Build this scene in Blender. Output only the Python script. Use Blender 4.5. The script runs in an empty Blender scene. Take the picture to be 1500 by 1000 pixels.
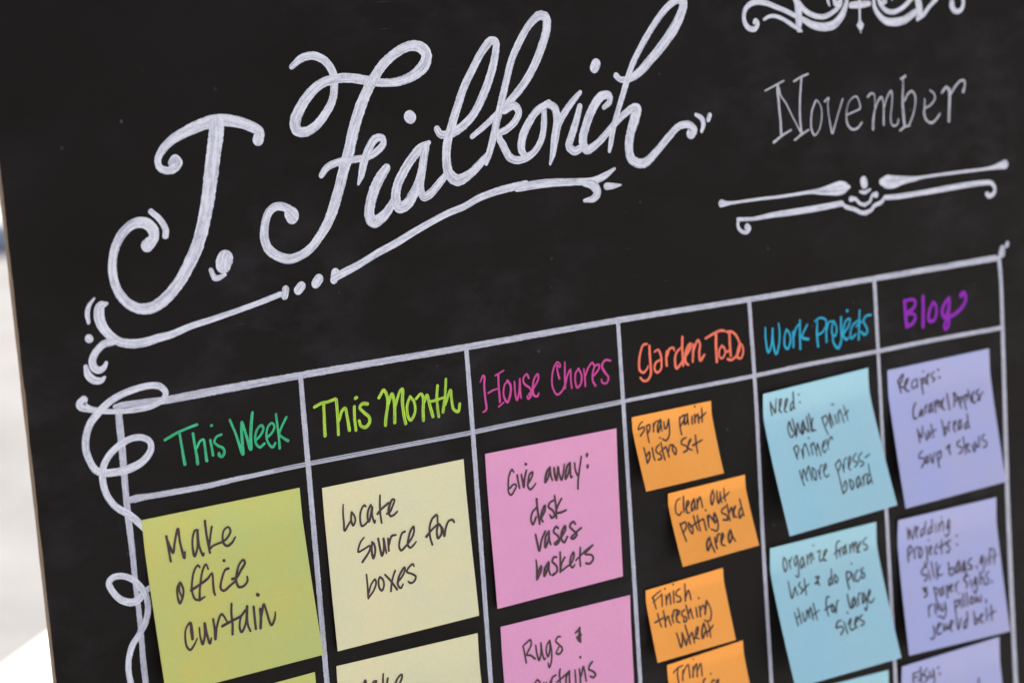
import bpy, bmesh, math, random
from mathutils import Vector, Matrix, noise

random.seed(7)
SC = bpy.context.scene
COL = SC.collection

# ------------------------------------------------------------------ camera, sky, sun, exposure
# The photo's vanishing points give the focal length and the pose of the board:
# board axes seen from the camera (x right, y down, z forward), 1 unit = camera to board centre.
FPX = 3145.69                    # focal length in pixels of the 1500 px wide photo
DIST = 1.025                     # metres from the lens to the board at the picture's centre
AX = Vector((0.83816985, -0.14320826, 0.52627245))      # along the board, rightwards
AY = Vector((0.07235401, 0.98558021, 0.15295933))       # down the board
AN = Vector((-0.54058875, -0.09012798, 0.83644531))     # into the board
LEAN = math.radians(3.0)         # the board leans back a little
BOT = 0.68                       # board centre to its bottom edge, metres
RIGHT = Vector((1, 0, 0))
UP = Vector((0, math.sin(LEAN), math.cos(LEAN)))
OUT = Vector((0, -math.cos(LEAN), math.sin(LEAN)))
CENTRE = UP * BOT + Vector((0, 0, 0.005))

def cam_to_world(i):             # world direction of camera axis i
    return RIGHT * AX[i] - UP * AY[i] - OUT * AN[i]

cam_data = bpy.data.cameras.new('camera')
cam = bpy.data.objects.new('camera', cam_data)
COL.objects.link(cam)
cx, cdown, cfwd = cam_to_world(0), cam_to_world(1), cam_to_world(2)
m = Matrix.Identity(4)
for r in range(3):
    m[r][0], m[r][1], m[r][2] = cx[r], -cdown[r], -cfwd[r]
    m[r][3] = (CENTRE - cfwd * DIST)[r]
cam.matrix_world = m
cam_data.sensor_width = 36.0
cam_data.lens = 36.0 * FPX / 1500.0
cam_data.clip_start = 0.05
cam_data.clip_end = 2000
cam_data.dof.use_dof = True
cam_data.dof.focus_distance = 0.985
cam_data.dof.aperture_fstop = 7.1
cam_data.dof.aperture_blades = 7
SC.camera = cam

SUN_EL, SUN_AZ = math.radians(48), math.radians(15)    # azimuth: from +Y towards +X
world = bpy.data.worlds.new('World')
SC.world = world
world.use_nodes = True
wn = world.node_tree.nodes
bg = wn['Background']
sky = wn.new('ShaderNodeTexSky')
sky.sky_type = 'NISHITA'
sky.sun_disc = False
sky.sun_elevation = SUN_EL
sky.sun_rotation = SUN_AZ
sky.air_density = 1.0
sky.dust_density = 4.0
sky.ozone_density = 1.0
world.node_tree.links.new(sky.outputs[0], bg.inputs[0])
bg.inputs[1].default_value = 0.10

sl = bpy.data.lights.new('sun', 'SUN')
sl.energy = 4.0
sl.angle = math.radians(0.5)    # sun behind the board: its face is in open shade
sl.color = (1.0, 0.89, 0.74)
so = bpy.data.objects.new('sun', sl)
COL.objects.link(so)
sdir = Vector((math.sin(SUN_AZ) * math.cos(SUN_EL), math.cos(SUN_AZ) * math.cos(SUN_EL), math.sin(SUN_EL)))
so.rotation_euler = sdir.to_track_quat('Z', 'Y').to_euler()
so.location = sdir * 5

SC.view_settings.view_transform = 'Standard'
SC.view_settings.look = 'None'
SC.view_settings.exposure = 0.95
SC.view_settings.gamma = 1.0
SC.view_settings.use_curve_mapping = False

# ------------------------------------------------------------------ helpers
def tag(o, label=None, cat=None, group=None, kind=None):
    if label: o['label'] = label
    if cat: o['category'] = cat
    if group: o['group'] = group
    if kind: o['kind'] = kind
    return o

def srgb(r, g, b):
    f = lambda c: c / 12.92 if c <= 0.04045 else ((c + 0.055) / 1.055) ** 2.4
    return (f(r / 255), f(g / 255), f(b / 255), 1)

class NT:
    def __init__(s, name):
        s.mat = bpy.data.materials.new(name)
        s.mat.use_nodes = True
        s.t = s.mat.node_tree
        s.b = s.t.nodes['Principled BSDF']
    def n(s, typ, **kw):
        nd = s.t.nodes.new('ShaderNode' + typ)
        for k, v in kw.items():
            if k.startswith('i_'):
                key = k[2:]
                nd.inputs[int(key) if key.isdigit() else key.replace('_', ' ')].default_value = v
            else:
                setattr(nd, k, v)
        return nd
    def l(s, a, b):
        s.t.links.new(a, b)
    def noise(s, vec, scale, detail=3, rough=0.55, lac=2.0):
        nd = s.n('TexNoise')
        nd.inputs['Scale'].default_value = scale
        nd.inputs['Detail'].default_value = detail
        nd.inputs['Roughness'].default_value = rough
        if vec is not None: s.l(vec, nd.inputs['Vector'])
        return nd.outputs['Fac']
    def ramp(s, fac, stops):
        r = s.n('ValToRGB')
        while len(r.color_ramp.elements) < len(stops): r.color_ramp.elements.new(0.5)
        for e, (p, c) in zip(r.color_ramp.elements, stops):
            e.position = p
            e.color = c if hasattr(c, '__len__') else (c, c, c, 1)
        s.l(fac, r.inputs[0])
        return r.outputs[0]
    def math(s, op, a, b=None):
        nd = s.n('Math', operation=op)
        for i, v in enumerate((a, b)):
            if v is None: continue
            if hasattr(v, 'links'): s.l(v, nd.inputs[i])
            else: nd.inputs[i].default_value = v
        return nd.outputs[0]
    def mix(s, fac, a, b, blend='MIX'):
        nd = s.n('Mix', data_type='RGBA', blend_type=blend)
        for sock, v in ((nd.inputs[0], fac), (nd.inputs[6], a), (nd.inputs[7], b)):
            if hasattr(v, 'links'): s.l(v, sock)
            else: sock.default_value = v
        return nd.outputs[2]
    def scale(s, vec, sc):
        nd = s.n('Mapping')
        nd.inputs['Scale'].default_value = sc
        s.l(vec, nd.inputs['Vector'])
        return nd.outputs[0]
    def bump(s, h, strength, dist):
        nd = s.n('Bump')
        nd.inputs['Strength'].default_value = strength
        nd.inputs['Distance'].default_value = dist
        s.l(h, nd.inputs['Height'])
        s.l(nd.outputs[0], s.b.inputs['Normal'])
    def obj(s): return s.n('TexCoord').outputs['Object']
    def uv(s): return s.n('TexCoord').outputs['UV']

def chalk_mat(name, dense, thin, lo=0.36, hi=0.56, streak=1.0):
    """Chalk-marker paint: opaque where it pooled, thin and streaky along the stroke elsewhere."""
    k = NT(name)
    uv = k.uv()
    a = k.noise(k.scale(uv, (60, 2.2 * streak, 1)), 1.0, 4, 0.65)        # streaks along the stroke
    b = k.noise(k.scale(uv, (260, 1.0, 1)), 1.0, 2, 0.5)                 # wetter and drier stretches
    c = k.noise(k.obj(), 1500, 3, 0.7)                                   # grain of the board
    f = k.math('ADD', k.math('MULTIPLY', a, 0.55), k.math('MULTIPLY', b, 0.2))
    f = k.math('ADD', f, k.math('MULTIPLY', c, 0.25))
    cov = k.ramp(f, [(lo, 0.0), (hi, 1.0)])
    k.l(k.mix(cov, thin, dense), k.b.inputs['Base Color'])
    k.b.inputs['Roughness'].default_value = 0.85
    k.b.inputs['Specular IOR Level'].default_value = 0.2
    k.bump(c, 0.25, 0.0003)
    return k.mat

def paper_mat(name, col, strip):
    k = NT(name)
    o = k.obj()
    a = k.noise(o, 35, 3, 0.5)
    b = k.noise(o, 900, 3, 0.7)
    c1 = k.mix(k.ramp(a, [(0.35, 0.0), (0.65, 1.0)]), col, strip)
    fine = k.ramp(b, [(0.3, 0.94), (0.7, 1.0)])
    k.l(k.mix(1.0, c1, fine, 'MULTIPLY'), k.b.inputs['Base Color'])
    k.b.inputs['Roughness'].default_value = 0.75
    k.b.inputs['Specular IOR Level'].default_value = 0.25
    k.bump(b, 0.12, 0.0002)
    return k.mat

def ink_mat(name):
    k = NT(name)
    o = k.obj()
    a = k.noise(o, 700, 3, 0.6)
    k.l(k.ramp(a, [(0.3, INK_A), (0.7, INK_B)]), k.b.inputs['Base Color'])
    k.b.inputs['Roughness'].default_value = 0.6
    k.b.inputs['Specular IOR Level'].default_value = 0.25
    return k.mat

INK_A = srgb(58, 42, 46)
INK_B = srgb(76, 58, 60)

# ------------------------------------------------------------------ board plane: pixel of the photo <-> metres on the board
def board_uv(px, py, h=0.0):
    """Metres right of / above the board centre where the photo's ray meets the plane h metres in front of the board."""
    d = Vector(((px - 750.0) / FPX, (py - 500.0) / FPX, 1.0))
    p0 = Vector((0, 0, 1)) - AN * (h / DIST)
    t = p0.dot(AN) / d.dot(AN)
    q = d * t - p0
    return q.dot(AX) * DIST, -q.dot(AY) * DIST

def px_per_m(px, py):
    a = board_uv(px, py); b = board_uv(px + 2, py); c = board_uv(px, py + 2)
    return 2.0 / math.sqrt(math.hypot(b[0] - a[0], b[1] - a[1]) * math.hypot(c[0] - a[0], c[1] - a[1]))

BASE = Vector((0, -BOT))         # local origin of the board: centre of its bottom edge (u, v)

def parse(groups):
    """Stroke strings -> list of strokes, each a list of (photo x, photo y, width in photo pixels)."""
    out = []
    for gx, gy, s, w0, txt in groups:
        for st in txt.split('/'):
            w = w0; pts = []
            for tok in st.split():
                v = tok.split(',')
                if len(v) > 2 and v[2]: w = float(v[2])
                pts.append((gx + float(v[0]) / s, gy + float(v[1]) / s, w / s))
            if len(pts) == 1: pts.append((pts[0][0] + 0.2, pts[0][1] + 0.2, pts[0][2]))
            out.append(pts)
    return out

def spline(pts, step):
    """Centripetal Catmull-Rom through the points, resampled about every `step` pixels."""
    P = [Vector(p) for p in pts]
    P = [P[0] * 2 - P[1]] + P + [P[-1] * 2 - P[-2]]
    res = []
    for i in range(1, len(P) - 2):
        p0, p1, p2, p3 = P[i - 1:i + 3]
        d = lambda a, b: max(1e-4, math.sqrt(math.hypot(a.x - b.x, a.y - b.y)))
        t0 = 0; t1 = t0 + d(p0, p1); t2 = t1 + d(p1, p2); t3 = t2 + d(p2, p3)
        n = max(2, int(math.hypot(p2.x - p1.x, p2.y - p1.y) / step) + 1)
        for k in range(n):
            t = t1 + (t2 - t1) * k / n
            A1 = p0 * ((t1 - t) / (t1 - t0)) + p1 * ((t - t0) / (t1 - t0))
            A2 = p1 * ((t2 - t) / (t2 - t1)) + p2 * ((t - t1) / (t2 - t1))
            A3 = p2 * ((t3 - t) / (t3 - t2)) + p3 * ((t - t2) / (t3 - t2))
            B1 = A1 * ((t2 - t) / (t2 - t0)) + A2 * ((t - t0) / (t2 - t0))
            B2 = A2 * ((t3 - t) / (t3 - t1)) + A3 * ((t - t1) / (t3 - t1))
            res.append(B1 * ((t2 - t) / (t2 - t1)) + B2 * ((t - t1) / (t2 - t1)))
    res.append(P[-2])
    return res

def ribbons(strokes, locate, height, rough, step=1.1, wide=1.0):
    """Pen strokes as thin paint films. locate(px,py)->(u,v); height(u,v)->metres off the board. Returns verts, faces, uvs."""
    V, F, UV = [], [], []
    for si, st in enumerate(strokes):
        S = spline(st, step)
        C = []; acc = 0.0
        for p in S:
            u, v = locate(p.x, p.y)
            C.append((u, v, 0.5 * wide * p.z / px_per_m(p.x, p.y)))
        n = len(C); dz = si * 2.5e-6; ph = random.uniform(0, 500)
        rows = []
        for i in range(n):
            a, b = C[max(0, i - 1)], C[min(n - 1, i + 1)]
            tx, ty = b[0] - a[0], b[1] - a[1]
            L = math.hypot(tx, ty) or 1e-9
            tx /= L; ty /= L
            if i: acc += math.hypot(C[i][0] - C[i - 1][0], C[i][1] - C[i - 1][1])
            u, v, w = C[i]
            jl = 1 + rough * noise.noise(Vector((acc * 900 + ph, 1.7, 0))) + 0.6 * rough * noise.noise(Vector((acc * 2600 + ph, 5.1, 0)))
            jr = 1 + rough * noise.noise(Vector((acc * 900 + ph, 9.3, 4))) + 0.6 * rough * noise.noise(Vector((acc * 2600 + ph, 3.1, 8)))
            rows.append((u, v, tx, ty, w * jl, w * jr, acc))
        def vert(u, v, z, s, t):
            V.append((u, v, height(u, v) + z)); UV.append((s + ph, t + ph * 0.37)); return len(V) - 1
        ring = []
        for i, (u, v, tx, ty, wl, wr, ac) in enumerate(rows):
            z = dz + 2.0e-6 * i / n
            ring.append((vert(u - ty * wl, v + tx * wl, z, ac, 1.0), vert(u, v, z, ac, 0.0), vert(u + ty * wr, v - tx * wr, z, ac, -1.0)))
        for a, b in zip(ring, ring[1:]):
            F.append((a[0], a[1], b[1], b[0])); F.append((a[1], a[2], b[2], b[1]))
        for e, sg in ((0, -1), (-1, 1)):                         # round ends
            u, v, tx, ty, wl, wr, ac = rows[e]
            z = dz + (0 if e == 0 else 2.0e-6)
            fan = [ring[e][0]]
            for k in range(1, 7):
                an = math.pi * k / 7
                ww = wl + (wr - wl) * k / 7
                dx = -ty * math.cos(an) + sg * tx * math.sin(an)
                dy = tx * math.cos(an) + sg * ty * math.sin(an)
                fan.append(vert(u + dx * ww, v + dy * ww, z, ac + sg * math.sin(an) * ww, math.cos(an)))
            fan.append(ring[e][2])
            for a, b in zip(fan, fan[1:]):
                F.append((ring[e][1], a, b) if sg < 0 else (ring[e][1], b, a))
    return V, F, UV

def film(name, mat, parent, strokes, locate, height, origin, rough=0.05, step=1.1, wide=1.0):
    V, F, UV = ribbons(strokes, locate, height, rough, step, wide)
    me = bpy.data.meshes.new(name)
    ox, oy, oz = origin
    me.from_pydata([(x - ox, y - oy, z - oz) for x, y, z in V], [], F)
    bm = bmesh.new(); bm.from_mesh(me)
    for f in bm.faces:
        if f.normal.z < 0: f.normal_flip()
    bm.to_mesh(me); bm.free()
    lay = me.uv_layers.new(name='UVMap')
    for lp in me.loops:
        lay.data[lp.index].uv = UV[lp.vertex_index]
    me.materials.append(mat)
    o = bpy.data.objects.new(name, me)
    COL.objects.link(o)
    o.parent = parent
    return o

BOARD_M = Matrix((
    (RIGHT.x, UP.x, OUT.x, 0), (RIGHT.y, UP.y, OUT.y, 0), (RIGHT.z, UP.z, OUT.z, 0), (0, 0, 0, 1)))
BOARD_M.translation = CENTRE

# ------------------------------------------------------------------ colours read off the photo
CHALK = (214, 215, 226)
CHALKS = {'green': ((76, 208, 146), (48, 128, 94)), 'lime': ((196, 230, 74), (112, 152, 60)), 'magenta': ((222, 84, 164), (168, 64, 126)),
          'orange': ((255, 134, 104), (216, 106, 86)), 'blue': ((52, 186, 222), (46, 146, 180)), 'purple': ((160, 42, 188), (122, 40, 160))}
BOARD_A, BOARD_B = srgb(14, 10, 8), srgb(22, 18, 19)
PAPER = {'olive': ((200, 195, 108), (188, 196, 118)), 'cream': ((222, 213, 170), (216, 212, 174)), 'pink': ((220, 152, 192), (224, 156, 192)),
         'tangerine': ((255, 166, 72), (255, 170, 80)), 'sky': ((160, 207, 222), (166, 208, 220)), 'lilac': ((168, 174, 220), (174, 175, 214))}
INKW = {'olive': 1.15, 'cream': 1.12, 'pink': 1.08, 'tangerine': 0.92, 'sky': 0.84, 'lilac': 0.86}
LABELS = [
 ('olive green sticky note reading "Make office curtain" below the green heading', 'olive sticky notes in the first column'),
 ('olive green sticky note peeking in under the "Make office curtain" note', 'olive sticky notes in the first column'),
 ('cream sticky note reading "Locate source for boxes" below the lime heading', 'cream sticky notes in the second column'),
 ('cream sticky note cut off at the bottom below the "Locate source for boxes" note', 'cream sticky notes in the second column'),
 ('pink sticky note reading "Give away: desk vases baskets"', 'pink sticky notes in the third column'),
 ('pink sticky note reading "Rugs & curtains" below the "Give away" note', 'pink sticky notes in the third column'),
 ('small orange sticky note reading "Spray paint bistro set", topmost of four', 'small orange sticky notes in the fourth column'),
 ('small orange sticky note reading "Clean out potting shed area"', 'small orange sticky notes in the fourth column'),
 ('small orange sticky note reading "Finish threshing wheat"', 'small orange sticky notes in the fourth column'),
 ('small orange sticky note reading "Trim", lowest of four, cut off at the bottom', 'small orange sticky notes in the fourth column'),
 ('light blue sticky note reading "Need: chalk paint primer more press-board"', 'light blue sticky notes in the fifth column'),
 ('light blue sticky note reading "organize frames, list & do pics, hunt for large sizes"', 'light blue sticky notes in the fifth column'),
 ('light blue sticky note with no writing showing, below the "organize frames" note', 'light blue sticky notes in the fifth column'),
 ('lilac sticky note reading "Recipes: caramel apples, nut bread, soup & stews"', 'lilac sticky notes in the sixth column'),
 ('lilac sticky note reading "Wedding projects" and a list down to "jeweld belt"', 'lilac sticky notes in the sixth column'),
 ('lilac sticky note cut off at the bottom right, below the "Wedding projects" note', 'lilac sticky notes in the sixth column'),
]

# ---- strokes traced from the board: (crop x, crop y, scale, default width, "x,y,w x,y ... / next stroke") ----
NAME = [
(140,160,3.3333,50,"793,150,62 800,112,52 752,82,54 680,60,58 590,55,62 520,75,60 440,110,54 370,152,46 322,205,40 303,250,36 314,286,36 345,299,38 385,288,44 402,260,46 388,242,44 370,262,38/"
 "590,70,80 588,120,82 575,220,78 562,330,76 548,440,72 530,540,70 505,640,68 465,740,66 410,840,62 345,920,60 275,968,58 210,972,52 150,940,50 105,880,48 83,800,46 85,720,44 105,650,46 145,590,48 195,556,52 245,557,58 280,590,58 283,630,54 262,655,64 252,665,68/"
 "270,500,30 315,540,32 342,590,34 340,618,34/632,728,86 626,748,90 624,762,82/562,785,24 585,825,30 632,808,18"),
(370,50,3.3333,48,"190,160,28 240,118,38 295,106,40 350,130,42 390,185,42 398,240,42 390,320,42 355,390,44 305,450,46 255,478,50 215,470,54 207,430,60 228,370,56 272,300,52 330,245,48 400,220,46 480,215,46 560,228,46 640,238,40 720,230,44 790,198,52 838,150,62 848,100,58 820,66,56 770,58,50 700,92,48 640,145,50 595,210,52 560,275,56 525,360,60 495,460,62 470,570,60 445,660,58 420,760,56 394,850,56 362,930,52 325,990,46 278,1050,44 230,1082,46 180,1098,48 125,1085,48 78,1050,48 58,1000,46 60,930,44 80,868,42 115,842,42 155,845,42 180,862,52 196,882,68 192,896,66/184,880,64 190,886,70/"
 "335,690,30 365,650,36 430,622,36 500,612,34 550,603,34 600,578,36 638,535,34 632,507,34 598,512,42 567,560,42 545,620,42 530,690,34 516,732,14/766,404,62 770,407,62"),
(520,140,5,64,"230,530,66 190,590,80 140,690,84 110,800,84 106,880,84 135,925,88 200,890,80 260,812,66 300,740,60/"
 "540,345,34 480,385,66 420,455,70 360,550,72 312,650,74 298,750,76 322,818,82 375,800,84 422,730,80 462,640,66 487,540,58 508,440,60 522,372,50/"
 "512,395,62 500,480,66 485,590,62 478,680,60 505,742,62 555,715,64 610,650,60 662,586,50"),
(640,0,3.3333,40,"0,630,34 15,655,38 60,656,40 115,625,42 170,570,42 213,493,44 250,400,44 280,290,42 285,205,38 263,200,42 218,255,40 170,345,40 130,430,42 100,520,44 70,620,46 50,700,46 46,780,48 60,850,54 100,880,56 160,850,44 210,800,40 245,760,32/"
 "170,668,24 230,618,30 290,560,32 350,500,38 420,415,40 470,330,42 510,230,44 535,140,46 530,86,46 500,76,44 453,118,38 410,190,38 365,290,38 337,400,38 312,510,40 290,600,40 270,690,38 250,765,32 240,800,20/"
 "328,540,36 375,516,40 398,545,38 383,590,36 340,632,34 300,657,34 325,715,40 355,768,40 390,782,38 440,768,36 482,732,34 510,680,34 522,610,34 522,540,30/"
 "545,505,36 490,540,38 442,610,42 415,680,44 413,735,40 430,760,30/545,508,36 575,530,40 585,590,40 575,670,40 565,750,32 552,802,12/"
 "578,690,34 592,610,36 630,540,36 670,485,30 698,452,22/697,520,30 680,590,36 655,670,40 645,715,40 670,738,40 708,720,36/775,313,54 768,332,52/"
 "815,525,24 842,498,32 838,465,34 800,472,44 755,540,46 725,620,46 712,690,46 732,733,42 780,703,36 830,650,34 880,590,34 920,553,34 960,526,38 975,530,48 965,580,54 945,650,48 937,720,46 950,778,46 990,798,44 1020,792,44 1070,742,38 1133,666,36 1183,616,34 1230,610,36 1250,636,48 1240,652,54"),
(860,0,5,48,"210,555,44 240,583,42 300,580,48 380,530,62 470,430,66 560,320,72 640,200,76 690,90,70 702,15,64 660,0,56 600,40,50 530,120,50 470,210,48 400,330,48 340,450,48 300,560,48 265,680,46 225,810,44 190,940,44 172,1050,40 162,1110,24/"
 "795,840,26 835,865,38 850,910,38 838,962,26/897,845,36 886,878,34"),
]
UNDERLINE = [
(0,400,5,40,"688,185,18 650,240,34 638,300,40 648,362,28/780,222,30 738,240,72 725,310,86 750,390,80 800,450,70 870,500,66 960,516,70 1060,506,68 1150,477,64 1250,450,58 1400,387,50 1500,355,48/"
 "825,500,60 755,522,58 700,580,58 676,640,62 690,692,62 725,710,56 760,690,44 778,655,28/628,685,36 645,745,60 690,783,60 740,785,48 765,762,24/650,478,66 655,482,62"),
(0,0,1,9,"299,471.5,9.6 347,455,8.5 380,443,8.4 410,431,9"),
(380,250,5,56,"192,868,58 184,918,58/306,845,72 284,875,72/434,792,76 412,826,76/555,745,68 545,800,62/545,785,58 620,745,60 740,680,54 860,605,54 1000,530,56 1120,455,54 1250,380,50 1380,312,50 1500,262,50 1600,204,52 1700,164,54 1800,134,56 1950,100,58"),
(640,0,3.3333,40,"390,918,38 480,902,42 560,893,40 680,888,34 760,884,36 820,858,32 866,824,14/715,893,30 763,905,48 782,938,44 766,968,36 720,980,18/828,910,36 860,908,28 898,903,8"),
]
CREST = [
(1070,0,7.5,50,"262,250,46 272,225,44 296,250,46 290,290,50 262,322,56 205,314,60 160,260,56 146,180,52 165,100,56 220,45,60 310,25,58 400,40,56 500,80,52 600,120,52 690,165,52 800,220,60 900,275,78 1020,298,86 1130,275,90 1210,190,80 1260,80,60 1280,-20,44/"
 "370,215,34 420,185,40 490,180,42 580,215,42 680,280,46 780,345,26/748,335,50 750,250,84 744,130,88 730,40,80 700,-40,60/740,30,64 820,120,58 920,175,56 1020,187,54 1120,140,50 1200,60,48 1215,-10,40/"
 "1085,60,26 1070,20,34 1065,-20,36/1195,40,70 1150,45,50 1140,-10,50/1322,60,66 1420,54,74 1520,40,58/1412,-20,32 1416,90,28 1420,250,26/1424,262,70 1425,278,108 1427,296,70/1426,300,40 1430,368,6"),
(1250,0,7.5,50,"220,-20,40 230,80,50 280,170,60 360,235,74 450,245,84 560,220,80 660,150,70 700,120,58/270,-20,40 300,60,50 360,120,52 430,135,52 510,105,50 590,40,50 640,-20,50/340,15,68 320,38,50/420,-6,22 421,-2,20/"
 "700,-30,70 718,60,88 722,140,80 703,215,36/703,210,44 770,160,50 830,80,44 910,-10,50/1080,30,64 1085,80,66 1120,125,54 1170,120,48 1200,70,46 1205,-20,40"),
]
MONTH = [
(1110,90,8.3333,22,"90,360,22 190,305,22 315,238,22/240,290,46 245,400,40 258,560,34 275,720,36 285,890,36/255,330,34 280,420,22 340,510,20 430,690,18 520,860,22/195,990,34 290,910,30 405,838,24/532,190,30 520,350,28 512,520,28 515,700,30 530,870,32/440,245,26 530,190,26 610,155,24/450,960,28 530,895,26 620,835,24/"
 "710,475,26 670,570,24 650,690,24 655,830,24 690,900,26 740,850,18 775,720,18 778,600,16 755,520,14 722,478,14/815,490,26 865,445,22 855,500,16 860,620,18 885,780,20 908,880,26 935,800,22 985,620,18 1035,458,20/"
 "1085,655,20 1160,620,20 1245,575,20 1235,490,18 1200,430,20 1150,450,16 1110,500,14 1088,570,14 1080,680,22 1095,770,28 1150,830,28 1210,820,26 1270,745,20"),
(1260,90,8.3333,22,"90,435,28 130,393,26 165,400,20 178,470,14 175,560,14/155,830,32 160,700,30 180,580,26 225,470,24 255,435,26 275,480,20 285,560,20 285,680,24 285,775,26/290,560,20 330,430,22 375,360,24 388,430,20 382,560,18 370,680,18 385,770,20 420,790,22 455,760,20 465,705,18/"
 "495,215,28 550,180,28/522,200,14 520,330,20 515,480,30 525,640,38 540,780,36/540,480,26 580,400,26 630,365,26 665,410,24 670,520,22 645,650,22 590,790,20/485,845,26 540,800,26 600,785,26/"
 "785,575,22 860,530,22 910,450,20 895,390,18 850,355,18/785,460,16 785,540,22 780,640,34 810,720,32 865,750,30 920,715,28 970,640,24/995,380,30 1050,315,34 1080,345,40/1085,345,40 1090,420,40 1085,560,38 1080,730,34/1095,410,30 1150,320,30 1220,240,28 1265,235,28 1275,290,24 1255,365,40"),
]
DIVIDER = [
(1040,230,6.25,40,"105,425,68 150,425,42 200,420,28 450,385,26 700,355,28 930,320,34 1010,315,58 1090,302,88 1180,287,118 1235,278,96 1270,275,34/255,570,34 400,565,34 550,535,44 750,505,54 1000,465,54 1205,425,48/258,575,30 255,630,30 280,675,32 330,690,36 355,655,50 340,640,60/"
 "1215,430,24 1240,455,36 1290,470,36 1330,482,36 1370,505,36 1430,515,36/1290,385,50 1330,385,30 1370,425,30 1420,440,30/1405,217,76 1412,252,74/1375,318,24 1415,325,32 1465,298,20"),
(1250,220,6.25,38,"100,575,38 160,550,34 195,505,34 250,480,36 290,425,28/105,500,28 150,470,26 175,410,30 205,408,54/262,290,64 300,290,112 370,290,106 450,275,70 560,262,40 620,250,26 900,210,26 1250,165,28 1330,145,50 1385,130,74/"
 "290,435,42 400,425,44 600,395,42 800,360,46 1000,325,46 1200,298,40 1260,300,38 1293,345,32 1280,400,36 1240,420,40 1222,400,42"),
]
GRID = [
[(0,0,1,9,"168,595.5,7 180,593,10 240,586,12 300,575,13 440,549.5,11 690,507,10 905,469,9 1100,438,8 1280,408,8 1458,378,8.5")],
[(0,0,1,9,"188,732.5,9 198,730,12 215,727,10 300,712,9 345,701.5,8 400,690,4/345.0,699.2,1.7 445.0,677.7,1.7 546.0,658.2,1.7 690.0,630.7,1.7 749.0,618.2,1.7 910.0,585.7,1.7/345.0,701.7,1.9 445.0,680.2,1.9 546.0,660.7,1.9 690.0,633.2,1.9 749.0,620.7,1.9 910.0,588.2,1.9 997.0,570.7,1.9/345.0,704.1,2.2 445.0,682.6,2.2 546.0,663.1,2.2 690.0,635.6,2.2 749.0,623.1,2.2 910.0,590.6,2.2/910,588,5.5 997,571,6 1101,551,6 1181,534,6 1282,515,6 1351,501,6 1466,480,6")],
[(0,0,1,10,"173,598,12 178,650,12 184,720,11 188,760,11 193,800,10 198,850,9 205,910,9 210,970,10 213.5,1000,10 218,1040,10 232,1180,10 262,1450,10")],
[(0,0,1,9,"440,549,8 445,610,9 453,700,9 466,850,9 479,1000,9 483,1040,9 521,1450,9")],
[(0,0,1,8,"683,510,8 694.5,660,8 706,820,8 719,1000,7.5 722,1040,7.5 753,1450,7")],
[(0,0,1,7,"905,469,7 914.7,620,7 926,800,7 938,1000,7 941,1040,7 967,1450,7")],
[(0,0,1,6.5,"1097,439,7 1106.3,570,6.5 1118,800,6.5 1130,1000,6.5 1132,1040,6.5 1157,1450,6.5")],
[(0,0,1,6.5,"1280.5,408,7 1287,530,6 1299,760,6.5 1312,1000,6.5 1314,1040,6.5 1338,1450,6.5")],
[(0,0,1,7,"1463,378,7 1466,410,6.5 1469,500,7 1477,760,8 1488,1000,8 1490,1040,8 1508,1450,8"),
 (1430,340,16.667,180,"640,400,170 620,520,200/760,280,125 745,330,110")],
]
SCROLL = [
(0,600,5,48,"612,-72,60 592,-36,76 650,-8,50 740,8,40 860,12,36 1000,-2,40 1110,-28,40 1190,-75,40 1212,-125,44 1172,-170,48 1100,-178,48 1000,-155,48 880,-108,50 790,-50,52 720,20,56 660,100,54 628,200,54 628,290,54 655,370,50 700,440,52 760,460,55 850,455,55 960,425,58 1050,370,54 1103,290,50 1095,232,46 1040,203,46 970,207,46 900,240,50 830,297,50 775,370,50 750,450,50 755,540,50 785,630,48 850,710,48 950,770,50 1020,830,50 1060,870,44"),
(0,800,5,46,"1110,290,40 1060,330,44 1010,388,56 960,408,54 880,385,48 812,310,46 797,262,46 830,225,46 890,215,44 960,235,44 1020,285,46 1068,360,48 1083,450,46 1065,550,46 1020,640,46 970,720,46 945,810,44 940,900,44 955,990,44 980,1080,44 1030,1180,44"),
]
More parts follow.
